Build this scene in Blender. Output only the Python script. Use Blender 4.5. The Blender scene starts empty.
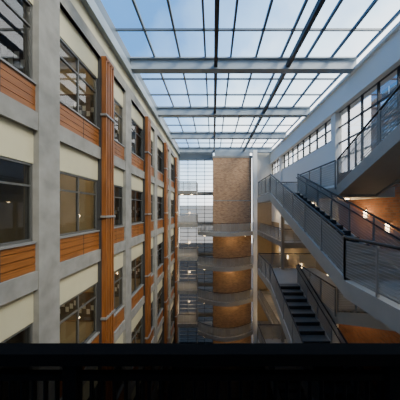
import bpy, math, random
from mathutils import Vector
random.seed(4)
Z0=17.6   # camera eye height above the atrium ground floor
S=bpy.context.scene

# ---------------------------------------------------------------- materials
def newmat(n):
    m=bpy.data.materials.new(n); m.use_nodes=True
    return m,m.node_tree.nodes,m.node_tree.links,m.node_tree.nodes['Principled BSDF']
def flat(n,c,r=.6,metal=0,noise=0.0,scale=3,bump=0):
    m,N,L,b=newmat(n)
    b.inputs['Roughness'].default_value=r; b.inputs['Metallic'].default_value=metal
    b.inputs['Base Color'].default_value=(*c,1)
    if noise:
        tc=N.new('ShaderNodeTexCoord'); t=N.new('ShaderNodeTexNoise'); t.inputs['Scale'].default_value=scale; t.inputs['Detail'].default_value=6
        L.new(tc.outputs['Object'],t.inputs['Vector'])
        cr=N.new('ShaderNodeValToRGB'); cr.color_ramp.elements[0].position=.3; cr.color_ramp.elements[1].position=.7
        cr.color_ramp.elements[0].color=(*[v*(1-noise) for v in c],1); cr.color_ramp.elements[1].color=(*[min(1,v*(1+noise)) for v in c],1)
        L.new(t.outputs['Fac'],cr.inputs['Fac']); L.new(cr.outputs['Color'],b.inputs['Base Color'])
        if bump:
            bp=N.new('ShaderNodeBump'); bp.inputs['Strength'].default_value=bump; L.new(t.outputs['Fac'],bp.inputs['Height']); L.new(bp.outputs['Normal'],b.inputs['Normal'])
    return m
def emis(n,c,s):
    m,N,L,b=newmat(n); b.inputs['Base Color'].default_value=(*c,1)
    b.inputs['Emission Color'].default_value=(*c,1); b.inputs['Emission Strength'].default_value=s
    return m
def wood(n,c1,c2,horizontal=True):
    m,N,L,b=newmat(n); b.inputs['Roughness'].default_value=.45
    tc=N.new('ShaderNodeTexCoord'); mp=N.new('ShaderNodeMapping')
    mp.inputs['Scale'].default_value=(3,.6,14) if horizontal else (6,6,.5)
    L.new(tc.outputs['Object'],mp.inputs['Vector'])
    t=N.new('ShaderNodeTexNoise'); t.inputs['Scale'].default_value=2; t.inputs['Detail'].default_value=8
    L.new(mp.outputs['Vector'],t.inputs['Vector'])
    cr=N.new('ShaderNodeValToRGB'); cr.color_ramp.elements[0].position=.3; cr.color_ramp.elements[1].position=.72
    cr.color_ramp.elements[0].color=(*c1,1); cr.color_ramp.elements[1].color=(*c2,1)
    L.new(t.outputs['Fac'],cr.inputs['Fac']); L.new(cr.outputs['Color'],b.inputs['Base Color'])
    return m
def brick(n,c1,c2,mort,scale=1.0):
    m,N,L,b=newmat(n); b.inputs['Roughness'].default_value=.85
    tc=N.new('ShaderNodeTexCoord'); sp=N.new('ShaderNodeSeparateXYZ'); L.new(tc.outputs['Object'],sp.inputs[0])
    ad=N.new('ShaderNodeMath'); ad.operation='ADD'; L.new(sp.outputs[0],ad.inputs[0]); L.new(sp.outputs[1],ad.inputs[1])
    cb=N.new('ShaderNodeCombineXYZ'); L.new(ad.outputs[0],cb.inputs[0]); L.new(sp.outputs[2],cb.inputs[1])
    t=N.new('ShaderNodeTexBrick'); t.inputs['Scale'].default_value=scale
    t.inputs['Brick Width'].default_value=.3; t.inputs['Row Height'].default_value=.11; t.inputs['Mortar Size'].default_value=.012
    t.inputs['Color1'].default_value=(*c1,1); t.inputs['Color2'].default_value=(*c2,1); t.inputs['Mortar'].default_value=(*mort,1)
    L.new(cb.outputs[0],t.inputs['Vector'])
    no=N.new('ShaderNodeTexNoise'); no.inputs['Scale'].default_value=3; no.inputs['Detail'].default_value=5; L.new(tc.outputs['Object'],no.inputs['Vector'])
    mx=N.new('ShaderNodeMixRGB'); mx.blend_type='OVERLAY'; mx.inputs['Fac'].default_value=.35
    L.new(t.outputs['Color'],mx.inputs[1]); L.new(no.outputs['Fac'],mx.inputs[2]); L.new(mx.outputs[0],b.inputs['Base Color'])
    return m
def glass(n,tint,refl=.5,base=.04,rough=.02):
    m,N,L,b=newmat(n); N.remove(b); out=N['Material Output']
    tr=N.new('ShaderNodeBsdfTransparent'); tr.inputs['Color'].default_value=(*tint,1)
    gl=N.new('ShaderNodeBsdfGlossy'); gl.inputs['Roughness'].default_value=rough
    lw=N.new('ShaderNodeLayerWeight'); lw.inputs['Blend'].default_value=.3
    ma=N.new('ShaderNodeMath'); ma.operation='MULTIPLY_ADD'; ma.inputs[1].default_value=refl; ma.inputs[2].default_value=base
    L.new(lw.outputs['Fresnel'],ma.inputs[0])
    mx=N.new('ShaderNodeMixShader'); L.new(ma.outputs[0],mx.inputs[0]); L.new(tr.outputs[0],mx.inputs[1]); L.new(gl.outputs[0],mx.inputs[2])
    L.new(mx.outputs[0],out.inputs['Surface']); return m
def meshmat(n,c,op):
    m,N,L,b=newmat(n); b.inputs['Base Color'].default_value=(*c,1); b.inputs['Alpha'].default_value=op; b.inputs['Roughness'].default_value=.5
    return m

CONC=flat('concrete',(.25,.248,.225),.8,noise=.2,scale=2.2,bump=.1)
CONCD=flat('concrete_dark',(.10,.10,.10),.8,noise=.15)
CREAM=flat('cream_panel',(.52,.49,.33),.6,noise=.03)
WHITE=flat('white_paint',(.80,.81,.77),.5)
PLAST=flat('white_plaster',(.72,.70,.62),.7,noise=.03)
PLASTD=flat('plaster_shaded',(.30,.23,.14),.7,noise=.05)  # dimness of the lower atrium put into the plaster colour
WOOD=wood('wood_cladding',(.15,.048,.009),(.33,.12,.024))
WOODV=wood('wood_fin',(.15,.048,.009),(.30,.105,.022),horizontal=False)
BRICK=brick('brick_tower_m',(.44,.25,.13),(.26,.14,.075),(.36,.29,.2))
BRICK2=brick('brick_wall_m',(.34,.125,.045),(.22,.08,.03),(.2,.14,.10))
STEEL=flat('steel_bluegrey',(.09,.12,.15),.45,.2)
STEELL=flat('steel_light',(.27,.32,.36),.45,.1)
FRAME=flat('window_frame',(.11,.115,.11),.4,.3)
DARKF=flat('dark_steel',(.03,.035,.045),.4,.3)
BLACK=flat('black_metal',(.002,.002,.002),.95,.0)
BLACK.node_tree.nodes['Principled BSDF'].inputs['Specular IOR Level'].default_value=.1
RAILM=flat('rail_black',(.012,.012,.012),.4,.2)
GREY=flat('grey_metal',(.24,.24,.23),.5,.2)
STRING=flat('stringer_grey',(.38,.375,.34),.6,noise=.05)
TREAD=flat('tread_dark',(.035,.035,.035),.7)
STEP=flat('tread_grey',(.13,.13,.12),.7)
FLOORM=flat('floor_terrazzo',(.05,.047,.043),.35,noise=.2,scale=4)
MESHP=meshmat('woven_mesh',(.34,.34,.31),.55)
SHADEM=meshmat('depth_shade_sheet',(.003,.003,.003),.94)  # near-opaque sheet, its black stands in for the unlit depth below
SHADEM.node_tree.nodes['Principled BSDF'].inputs['Specular IOR Level'].default_value=.1
GROOF=glass('roof_glass',(.95,.97,.985),.06,.0,.25)
GWIN=glass('window_glass',(.62,.64,.62),.6,.09)
GCLR=glass('clear_glass',(.86,.88,.9),.4,.02)
GDARK=glass('glass_darkened',(.16,.16,.16),.3,.03)  # darkened copy of the glass, lower-atrium gloom put into its tint
INT=flat('office_wall',(.50,.41,.27),.8,noise=.2,scale=.7)
LAMP=emis('lamp_warm',(1,.72,.38),16)
LAMPC=emis('lamp_office',(1,.82,.52),22)
SHELF=flat('shelf_wood',(.20,.11,.05),.5)
BOARD=flat('pinboard_cork',(.12,.10,.08),.8,noise=.3,scale=6)
PAPER=flat('paper',(.75,.74,.7),.8)
BK=[flat('books_%d'%i,c,.6) for i,c in enumerate([(.3,.06,.05),(.06,.10,.2),(.5,.45,.35),(.08,.17,.10)])]

# ---------------------------------------------------------------- mesh builder
class MB:
    def __init__(s,name): s.n=name; s.v=[]; s.f=[]; s.mi=[]; s.m=[]
    def _m(s,m):
        if m not in s.m: s.m.append(m)
        return s.m.index(m)
    def add(s,vs,fs,m):
        o=len(s.v); s.v+= [tuple(v) for v in vs]; i=s._m(m)
        for f in fs: s.f.append(tuple(o+a for a in f)); s.mi.append(i)
    def box(s,x0,x1,y0,y1,z0,z1,m):
        vs=[(x,y,z) for z in (z0,z1) for y in (y0,y1) for x in (x0,x1)]
        s.add(vs,[(0,2,3,1),(4,5,7,6),(0,1,5,4),(2,6,7,3),(0,4,6,2),(1,3,7,5)],m)
    def quad(s,a,b,c,d,m): s.add([a,b,c,d],[(0,1,2,3)],m)
    def beam(s,p,q,w,h,m):
        p=Vector(p);q=Vector(q);d=q-p
        if abs(d.x)+abs(d.y)<1e-6: sd=Vector((1,0,0))*w/2; up=Vector((0,1,0))*h/2
        else: sd=Vector((-d.y,d.x,0)).normalized()*w/2; up=Vector((0,0,1))*h/2
        vs=[p-sd-up,p+sd-up,p+sd+up,p-sd+up,q-sd-up,q+sd-up,q+sd+up,q-sd+up]
        s.add(vs,[(0,1,2,3),(4,7,6,5),(0,4,5,1),(1,5,6,2),(2,6,7,3),(3,7,4,0)],m)
    def cyl(s,p,q,r,m,n=12):
        p=Vector(p);q=Vector(q);d=(q-p).normalized()
        a=d.orthogonal().normalized(); b=d.cross(a)
        vs=[c+(a*math.cos(t)+b*math.sin(t))*r for c in (p,q) for t in [2*math.pi*i/n for i in range(n)]]
        fs=[(i,(i+1)%n,n+(i+1)%n,n+i) for i in range(n)]+[tuple(range(n))[::-1],tuple(range(n,2*n))]
        s.add(vs,fs,m)
    def prism(s,pts,z0,z1,m):
        n=len(pts); vs=[(x,y,z0) for x,y in pts]+[(x,y,z1) for x,y in pts]
        fs=[tuple(range(n))[::-1],tuple(range(n,2*n))]+[(i,(i+1)%n,n+(i+1)%n,n+i) for i in range(n)]
        s.add(vs,fs,m)
    def mesh(s):
        me=bpy.data.meshes.new(s.n); me.from_pydata(s.v,[],s.f)
        for m in s.m: me.materials.append(m)
        me.polygons.foreach_set('material_index',s.mi); me.update(); return me
    def build(s,parent=None,loc=(0,0,Z0)):
        o=bpy.data.objects.new(s.n,s.mesh()); S.collection.objects.link(o)
        o.location=loc
        if parent: o.parent=parent
        return o
def place(name,me,loc,rot=0):
    o=bpy.data.objects.new(name,me); S.collection.objects.link(o); o.location=(loc[0],loc[1],loc[2]+Z0); o.rotation_euler[2]=rot; return o

def guard(mb,path,h=1.07,nb=11,sp=1.3,panel=True,top=RAILM,post=GREY,rr=.035,bar=GREY):
    P=[Vector(p) for p in path]
    for i in range(len(P)-1):
        a,b=P[i],P[i+1]; L=(b-a).length; up=Vector((0,0,1))
        mb.cyl(a+up*h,b+up*h,rr,top,8)
        for k in range(nb):
            z=.1+(h-.2)*k/(nb-1)
            mb.beam(a+up*z,b+up*z,.014,.018 if 0<k<nb-1 else .035,bar)
        if panel: mb.quad(a+up*.1,b+up*.1,b+up*(h-.1),a+up*(h-.1),MESHP)
        n=max(1,round(L/sp))
        for k in range(n+1):
            if k==n and i<len(P)-2: continue
            c=a.lerp(b,k/n); mb.beam(c-up*.1,c+up*h,.05,.05,post)

# ---------------------------------------------------------------- left wall
XL=-4.4
cols=[.39+5.55*i for i in range(6)]; fins=[3.43+5.55*i for i in range(5)]
lev=[-.81+4*k for k in range(-4,2)]
ZB=-Z0
w=MB('wall_left')
for c in cols: w.box(XL-.35,XL,c-.38,c+.38,ZB,6.0,CONC)
for wt in lev:
    z=wt
    w.box(XL-.3,XL-.02,.0,28.6,z+2.81,z+3.27,CONC)
    for seg in range(5):
        a,b=cols[seg]+.38,cols[seg+1]-.38
        w.box(XL-.3,XL-.14,a,b,z+1.98,z+2.81,CREAM)
        if z<5:
            for j in range(4):
                zz=z-.73+.1825*j
                w.box(XL-.3,XL-.09,a,b,zz+.009,zz+.1735,WOOD)
            for yy in (fins[seg]-1.35,fins[seg]+1.2): w.box(XL-.3,XL-.084,yy-.01,yy+.01,z-.73,z,TREAD)
            w.box(XL-.3,XL-.13,a,b,z-.73,z,TREAD)
            w.box(XL-.3,XL-.05,a,b,z-.03,z+.02,GREY)
w.box(XL-.35,XL,0,28.6,6.0,6.45,CONC)
w.box(XL-.35,XL-.1,0,28.6,6.45,7.1,CREAM)
w.build()
def winmesh(wd,ht,name):
    m=MB(name)
    y0,y1=-wd/2,wd/2
    f=.055
    m.box(-.06,.04,y0,y0+f,0,ht,FRAME); m.box(-.06,.04,y1-f,y1,0,ht,FRAME)
    m.box(-.06,.04,y0,y1,0,f,FRAME); m.box(-.06,.04,y0,y1,ht-f,ht,FRAME)
    m.box(-.05,.03,-.025,.025,0,ht,FRAME); m.box(-.05,.03,y0,y1,ht*.70,ht*.70+.05,FRAME)
    m.quad((0,y0,0),(0,y1,0),(0,y1,ht),(0,y0,ht),GWIN)
    return m.mesh()
FW=.34
wA=winmesh(2.26,1.94,'window_wide'); wB=winmesh(1.74,1.94,'window_narrow')
n=1
fin=MB('timber_fin')
fin.box(0,.02,-FW,FW,0,23.6,TREAD)
for yy in (-FW+.05,-.1,.1,FW-.05): fin.box(.02,.2,yy-.045,yy+.045,0,23.6,WOODV)
for k in range(6):
    fin.box(.0,.24,-FW-.06,FW+.06,1.2+4*k+.1,1.2+4*k+.18,GREY)
    fin.box(.02,.16,-FW,FW,1.2+4*k-.5,1.2+4*k-.42,WOODV)
fin.box(0,.2,-FW,FW,23.5,23.65,WOODV)
fm=fin.mesh()
for i,f in enumerate(fins):
    place('timber_fin' if i==0 else 'timber_fin.%03d'%i,fm,(XL+.005,f,-17.6))
for seg in range(5):
    c0,c1,f=cols[seg]+.38,cols[seg+1]-.38,fins[seg]
    w1=(f-FW)-c0; w2=c1-(f+FW)
    for z in lev:
        o=place('window_%d'%n,wA,(XL-.2,(c0+f-FW)/2,z+.03)); o.scale.y=w1/2.26; n+=1
        o=place('window_%d'%n,wB,(XL-.2,(c1+f+FW)/2,z+.03)); o.scale.y=w2/1.74; n+=1
of=MB('wall_office')
XR=-7.4
of.box(XR-.1,XR,0,28.6,ZB,6.6,INT)
for c in cols: of.box(XR,XL-.35,c-.06,c+.06,ZB,6.6,INT)
for f in fins: of.box(XR,XL-.12,f-.05,f+.05,ZB,6.6,INT)
for f in fins: of.box(XL-.2,XL-.02,f-FW+.02,f+FW-.02,ZB,6.0,TREAD)
for z in lev: of.box(XR,XL-.3,0,28.6,z+2.85,z+3.2,PLAST)
of.build()
cl=MB('ceiling_light')
cl.box(-.6,.6,-.16,.16,-.06,0,GREY); cl.box(-.58,.58,-.14,.14,-.075,-.06,LAMPC); clm=cl.mesh()
sh=MB('bookcase')
W2=.8
sh.box(0,.35,-W2,-W2+.03,0,2.2,SHELF); sh.box(0,.35,W2-.03,W2,0,2.2,SHELF); sh.box(0,.02,-W2,W2,0,2.2,SHELF)
for k in range(7): sh.box(0,.35,-W2,W2,k*.36,k*.36+.03,SHELF)
for k in range(6):
    y=-W2+.05
    while y<W2-.15:
        t=random.uniform(.03,.09); hh=random.uniform(.2,.3)
        sh.box(.03,.28,y,y+t,k*.36+.03,k*.36+.03+hh,random.choice(BK)); y+=t+.003
        if random.random()<.06: y+=.15
shm=sh.mesh()
# pinboard that hangs on the office partitions (faces -Y, toward the viewer)
pb=MB('pinboard')
pb.box(-.8,.8,-.03,0,0,1.1,BOARD)
for (a,b,c,d) in ((-.83,.83,-.04,0),(-.83,.83,1.1,1.14)): pb.box(a,b,-.04,0,c,d,SHELF)
for xx in (-.83,.8): pb.box(xx,xx+.03,-.04,0,0,1.1,SHELF)
for k in range(9):
    px,pz=-.7+.17*k,random.uniform(.1,.7); pb.box(px,px+.13,-.035,-.03,pz,pz+.2,PAPER)
pbm=pb.mesh()
ci=0
for seg in range(5):
    c0,c1,f=cols[seg],cols[seg+1],fins[seg]
    for z in lev:
        for yc,yp in (((c0+f)/2,f-.05),((c1+f)/2,c1-.06)):
            if random.random()<.65:
                place('ceiling_light' if ci==0 else 'ceiling_light.%03d'%ci,clm,(-5.7,yc,z+2.85))
            if random.random()<.7:
                place('bookcase' if ci==0 else 'bookcase.%03d'%ci,shm,(XR+.02,yc,z-.8+.02))
            if random.random()<.6:
                place('pinboard' if ci==0 else 'pinboard.%03d'%ci,pbm,(-5.6,yp-.005,z+.35))
            ci+=1

# ---------------------------------------------------------------- roof
XG=7.6
bys=[.6,6.15,11.7,17.25,22.8,28.35]
r=MB('ceiling_roof_frame')
for y in bys:
    r.box(XL,XG,y-.2,y+.2,7.38,7.46,STEELL); r.box(XL,XG,y-.2,y+.2,7.95,8.02,STEELL)
    r.box(XL,XG,y-.06,y+.06,7.46,7.95,STEELL)
for x in (.15,3.95):
    r.box(x-.09,x+.09,0,29,7.5,7.75,DARKF)
y=.6
while y<29:
    r.box(XL,XG,y-.03,y+.03,8.02,8.12,STEEL); y+=5.55/3
for i in range(10):
    x=XL+ (XG-XL)*i/9
    r.box(x-.045,x+.045,0,29,8.0,8.14,STEEL)
r.box(XL-.35,XL+.12,0,29,7.1,7.2,STEELL); r.box(XL-.35,XL-.25,0,29,7.1,8.15,STEEL); r.box(XL-.1,XL+.12,0,29,7.2,7.55,STEELL)
r.box(XL-.3,XL+.05,0,29,7.55,8.1,STEEL)
r.build()
g=MB('skylight_glass'); g.quad((XL,-2,8.16),(XG,-2,8.16),(XG,29,8.16),(XL,29,8.16),GROOF); g.build()

# ---------------------------------------------------------------- right wall
rw=MB('wall_right')
rw.box(XG-.05,XG+.6,-1,29,6.05,7.45,WHITE)
rw.box(XG-.2,XG+.6,-1,29,7.35,7.5,WHITE); rw.box(XG-.2,XG+.6,-1,29,5.98,6.1,WHITE)
for y in (2.6,8.2,13.75,24.7): rw.box(XG-.1,XG+.3,y-.25,y+.25,ZB,6.0,WHITE)
rw.box(XG+.1,XG+.35,14,29,-1.5,4.5,WHITE)
rw.box(XG+.1,XG+.35,-1,14,-1.5,2.2,BRICK2)
rw.box(XG+.1,XG+.35,-1,14,ZB,-1.5,BRICK2)
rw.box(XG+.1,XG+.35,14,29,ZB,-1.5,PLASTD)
rw.build()
wg=MB('window_clerestory')
def mull(y0,y1,z0,z1,sy,sz,t=.05):
    a=int(round((y1-y0)/sy))
    for i in range(a+1):
        yy=y0+(y1-y0)*i/a; wg.box(XG+.1,XG+.22,yy-t/2,yy+t/2,z0,z1,DARKF)
    a=int(round((z1-z0)/sz))
    for i in range(a+1):
        zz=z0+(z1-z0)*i/a; wg.box(XG+.1,XG+.22,y0,y1,zz-t/2,zz+t/2,DARKF)
    wg.quad((XG+.16,y0,z0),(XG+.16,y1,z0),(XG+.16,y1,z1),(XG+.16,y0,z1),GCLR)
mull(-1,13.7,2.2,6.0,1.1,.95,.06); mull(13.9,28.8,4.5,6.0,1.25,.75,.06)
wg.build()
nb=MB('neighbouring_building')
nb.box(14,20,-4,19.5,-Z0,10.2,BRICK2)
for k in range(-2,4):
    for j in range(8):
        y=-3+j*2.8; z=k*2.9-.9
        nb.box(13.94,14.05,y,y+1.6,z,z+2,DARKF); nb.box(13.9,14.02,y+.77,y+.83,z,z+2,WHITE); nb.box(13.9,14.02,y,y+1.6,z+.95,z+1.02,WHITE)
nb.box(13.8,20.1,-4.1,19.6,10.2,10.5,CONC)
nb.build()

# ---------------------------------------------------------------- back wall + brick tower
bw=MB('wall_back')
for k in range(-4,2):
    z=-1.6+4*k
    bw.box(XL-.3,0,28.95,29.3,z-.45,z,CONC)
bw.box(XL-.3,0,28.95,29.3,6.6,8.1,STEELL)
bw.box(5.2,XG+.4,28.95,29.2,1.5,8.1,PLAST)
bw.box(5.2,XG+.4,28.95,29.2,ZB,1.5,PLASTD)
for z in range(-17,7): 
    for q in (0,.5): bw.box(XL,0,28.95,29.05,z+q,z+q+.06,GREY)
for i in range(5): bw.box(XL+1.1*i-.03,XL+1.1*i+.03,28.95,29.07,ZB,7,DARKF)
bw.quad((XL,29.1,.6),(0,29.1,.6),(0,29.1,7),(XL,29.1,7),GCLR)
bw.quad((XL,29.1,ZB),(0,29.1,ZB),(0,29.1,.6),(XL,29.1,.6),GDARK)  # lower glazing darkened by its colour to keep the depth dim
bw.build()
t=MB('brick_tower')
t.box(0,4.8,27.35,28.85,ZB,6.5,BRICK)
t.box(-.08,4.88,27.3,28.9,6.5,6.75,CONC); t.box(.2,4.6,27.4,28.8,6.75,7.3,STEELL)
for k in range(-4,2): t.box(-.03,4.83,27.33,28.87,-2.9+4*k,-2.78+4*k,CONC)
t.box(4.9,5.4,26.8,27.3,ZB,7.3,WHITE)
t.build()

def arc(x0,x1,yb,bulge,n=14):
    return [(x0+(x1-x0)*i/n, yb-bulge*math.sin(math.pi*i/n)) for i in range(n+1)]
ci=0
for k in range(-3,1):
    z=-2.6+4*k
    b=MB('curved_balcony' if ci==0 else 'curved_balcony.%03d'%ci); ci+=1
    p=arc(-1.85,4.85,26.6,1.5)
    b.prism(p+[(4.85,27.3),(-.1,27.3),(-.1,28.8),(-1.85,28.8)],z-.45,z,STRING)
    for xx in (-1,.6,2.2,3.8): b.cyl((xx,26.2,z-.49),(xx,26.2,z-.44),.1,LAMP,10)  # glowing discs added under the slab for a warm glow
    guard(b,[(x,y+.08,z) for x,y in p],sp=.6,nb=7)
    b.build()
for j,k in enumerate(range(-4,2)):
    z=-1.6+4*k
    b=MB('gallery_floor' if j==0 else 'gallery_floor.%03d'%j)
    b.box(XL+.02,-1.95,26.4,28.9,z-.5,z-.05,CONC)
    for xx in (-3.8,-2.6): b.cyl((xx,27,z-.54),(xx,27,z-.49),.12,LAMP,10)
    guard(b,[(XL+.05,26.5,z-.05),(-2.0,26.5,z-.05),(-2.0,28.8,z-.05)],sp=.8,nb=7)
    b.build()
for j,k in enumerate(range(-4,1)):
    z=-2.6+4*k
    b=MB('side_gallery' if j==0 else 'side_gallery.%03d'%j)
    b.box(5.55,XG-.12,17.5,28.9,z-.45,z,CONC)
    guard(b,[(5.6,26.5,z),(5.6,17.55,z),(XG-.15,17.55,z)],sp=1.2,nb=7)
    b.build()

# ---------------------------------------------------------------- stairs
def flight(mb,x0,x1,ya,za,yb,zb):
    n=max(4,round(abs(zb-za)/.168)); dy=(yb-ya)/n; dz=(zb-za)/n
    for i in range(n):
        y0=ya+dy*i; y1=y0+dy; top=max(za+dz*i,za+dz*(i+1))
        lo,hi=min(y0,y1),max(y0,y1)
        mb.box(x0+.05,x1-.05,lo,hi+.02,top-.06,top,STEP)
        mb.box(x0+.05,x1-.05,(lo if dz*dy>0 else hi-.02),(lo+.02 if dz*dy>0 else hi),top-.2,top-.04,TREAD)
        ny=lo if dz*dy>0 else hi
        mb.box(x0+.05,x1-.05,ny-.02,ny+.02,top-.03,top+.004,TREAD)
    for x in (x0,x1): mb.beam((x,ya,za-.16),(x,yb,zb-.16),.07,.46,STRING)
    mb.beam(((x0+x1)/2,ya,za-.3),((x0+x1)/2,yb,zb-.3),x1-x0-.1,.04,STRING)
    for x in (x0,x1):
        guard(mb,[(x,ya,za+.05),(x,yb,zb+.05)],sp=1.25,nb=10)
        off=.09 if x==x0 else -.09
        mb.cyl((x+off,ya,za+.92),(x+off,yb,zb+.92),.024,RAILM,8)
XW=7.45
for i,s in enumerate((0,-5.2,-10.4)):
    st=MB('staircase' if i==0 else 'staircase.%03d'%i)
    HI=.95+s; LO=-1.75+s
    flight(st,3.3,4.9,12.7,HI,5.5,LO)
    flight(st,5.1,6.7,9.0,HI,3.3,HI+2.5)
    st.box(3.26,XW,12.7,16.1,HI-.42,HI,STRING); st.box(5.06,XW,9.0,12.7,HI-.42,HI,STRING)
    guard(st,[(3.3,12.7,HI),(3.3,16.05,HI),(XW,16.05,HI)],sp=1.1,nb=10)
    guard(st,[(5.0,12.6,HI),(5.0,9.0,HI)],sp=1.2,nb=10)
    st.box(3.26,4.96,3.3,5.5,LO-.42,LO,STRING)
    st.box(3.26,XW,1.1,3.3,LO-.42,LO,STRING)
    guard(st,[(3.3,5.5,LO),(3.3,1.15,LO)],sp=1.1,nb=14)
    guard(st,[(4.95,5.5,LO),(4.95,3.3,LO)],sp=1.1,nb=12)
    if s==0:
        st.box(5.06,XW,1.1,3.3,HI+2.08,HI+2.5,STRING)
    st.box(4.9,5.1,15.7,15.9,ZB if s==-10.4 else HI-5.2,HI-.42,GREY)
    for (lx,ly) in ((6.2,10.2),(6.2,14.4),(4.2,14.4)): st.cyl((lx,ly,HI-.46),(lx,ly,HI-.41),.09,LAMP,10)
    st.build()

def sconce(name,loc):
    m=MB(name)
    m.box(-.02,.0,-.06,.06,-.2,.2,GREY); m.cyl((-.1,0,-.2),(-.1,0,.2),.07,LAMP,12); m.cyl((-.1,0,.2),(-.1,0,.23),.08,GREY,12); m.cyl((-.1,0,-.23),(-.1,0,-.2),.08,GREY,12)
    m.build(loc=(loc[0],loc[1],loc[2]+Z0))
i=0
for loc in [(7.7,11.0,-.2),(7.7,9.6,-.8),(7.7,16.8,.4),(7.7,20.5,-.5),(7.7,23.6,-.5),(7.7,10.0,-4.6),(7.7,14.5,-4.4),(7.7,19,-4.8),(7.7,22.5,-4.8),(7.7,20,-8.8),(7.7,12,-8.2),(7.7,26,-8.8)]:
    sconce('wall_sconce' if i==0 else 'wall_sconce.%03d'%i,loc); i+=1
def plight(loc,e,c=(1,.70,.38),r=.15):
    l=bpy.data.lights.new('fill_point','POINT'); l.energy=e; l.color=c; l.shadow_soft_size=r
    o=bpy.data.objects.new('warm_fill',l); S.collection.objects.link(o); o.location=(loc[0],loc[1],loc[2]+Z0)  # bare point light added for warm glow, no fitting
for z in (-.4,-4.4,-8.4,-12.4):
    plight((-3.2,28.2,z),70); plight((6.7,21,z-.3),70); plight((6.7,26,z-.3),50); plight((2.2,26.4,z-3.2),25)
plight((6.9,11,-.2),70); plight((6.9,12,-4.9),55)

# ---------------------------------------------------------------- floors
fl=MB('floor'); fl.box(-9,XG+.6,-3,30,ZB-.3,ZB,FLOORM); fl.build()
pf=MB('floor_platform'); pf.box(XL+.02,XG-.12,-3,1.05,-2.15,-1.75,FLOORM); pf.build()
wb=MB('wall_front'); wb.box(XL-.3,XG+.5,-3.3,-3,ZB,8.1,PLASTD); wb.build()
fr=MB('guard_railing')
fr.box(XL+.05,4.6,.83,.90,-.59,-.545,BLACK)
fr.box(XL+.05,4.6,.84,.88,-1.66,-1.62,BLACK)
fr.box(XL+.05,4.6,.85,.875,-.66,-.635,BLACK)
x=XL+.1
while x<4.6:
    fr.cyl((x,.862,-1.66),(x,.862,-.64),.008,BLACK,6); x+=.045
fr.quad((XL+.05,.885,-1.64),(4.6,.885,-1.64),(4.6,.885,-.58),(XL+.05,.885,-.58),SHADEM)  # dark sheet behind the pickets, painted shade of the atrium depth
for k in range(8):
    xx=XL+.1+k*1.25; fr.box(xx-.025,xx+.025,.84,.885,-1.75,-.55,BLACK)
fr.build()
gr=MB('ground_outside'); gr.box(-80,80,-80,120,ZB-.5,ZB-.35,CONCD); gr.build()

# ---------------------------------------------------------------- world
W=bpy.data.worlds.new('sky'); S.world=W; W.use_nodes=True; N=W.node_tree.nodes; L=W.node_tree.links
bg=N['Background']; tc=N.new('ShaderNodeTexCoord')
vm=N.new('ShaderNodeVectorMath'); vm.operation='DOT_PRODUCT'; vm.inputs[1].default_value=(.8,.1,-.85)
L.new(tc.outputs['Generated'],vm.inputs[0])
ad=N.new('ShaderNodeMath'); ad.operation='ADD'; ad.inputs[1].default_value=.55; L.new(vm.outputs['Value'],ad.inputs[0])
cn=N.new('ShaderNodeTexNoise'); cn.inputs['Scale'].default_value=3.2; cn.inputs['Detail'].default_value=5; L.new(tc.outputs['Generated'],cn.inputs['Vector'])
ad2=N.new('ShaderNodeMath'); ad2.operation='MULTIPLY_ADD'; ad2.inputs[1].default_value=.85; L.new(cn.outputs['Fac'],ad2.inputs[0])
sb=N.new('ShaderNodeMath'); sb.operation='SUBTRACT'; sb.inputs[1].default_value=.28; L.new(ad.outputs[0],sb.inputs[0]); L.new(sb.outputs[0],ad2.inputs[2])
cr=N.new('ShaderNodeValToRGB'); e=cr.color_ramp.elements
e[0].position=.05; e[0].color=(.05,.17,.40,1); e[1].position=.74; e[1].color=(1.0,1.0,1.0,1)
x=cr.color_ramp.elements.new(.38); x.color=(.24,.43,.70,1)
x=cr.color_ramp.elements.new(.55); x.color=(.62,.79,.94,1)
L.new(ad2.outputs[0],cr.inputs['Fac']); L.new(cr.outputs['Color'],bg.inputs['Color']); bg.inputs['Strength'].default_value=3.7
sl=bpy.data.lights.new('sun','SUN'); sl.energy=6.5; sl.angle=math.radians(26); sl.color=(1,.90,.74)
so=bpy.data.objects.new('sun',sl); S.collection.objects.link(so); so.location=(20,-10,40)
so.rotation_euler=Vector((-.54,.48,-.68)).to_track_quat('-Z','Y').to_euler()

cam=bpy.data.cameras.new('camera'); co=bpy.data.objects.new('camera',cam); S.collection.objects.link(co)
co.location=(0,0,Z0); co.rotation_euler=(math.pi/2,0,0)
cam.sensor_width=36; cam.lens=19.8; cam.shift_x=-.0325; cam.shift_y=.025; cam.clip_start=.05; cam.clip_end=400
S.camera=co
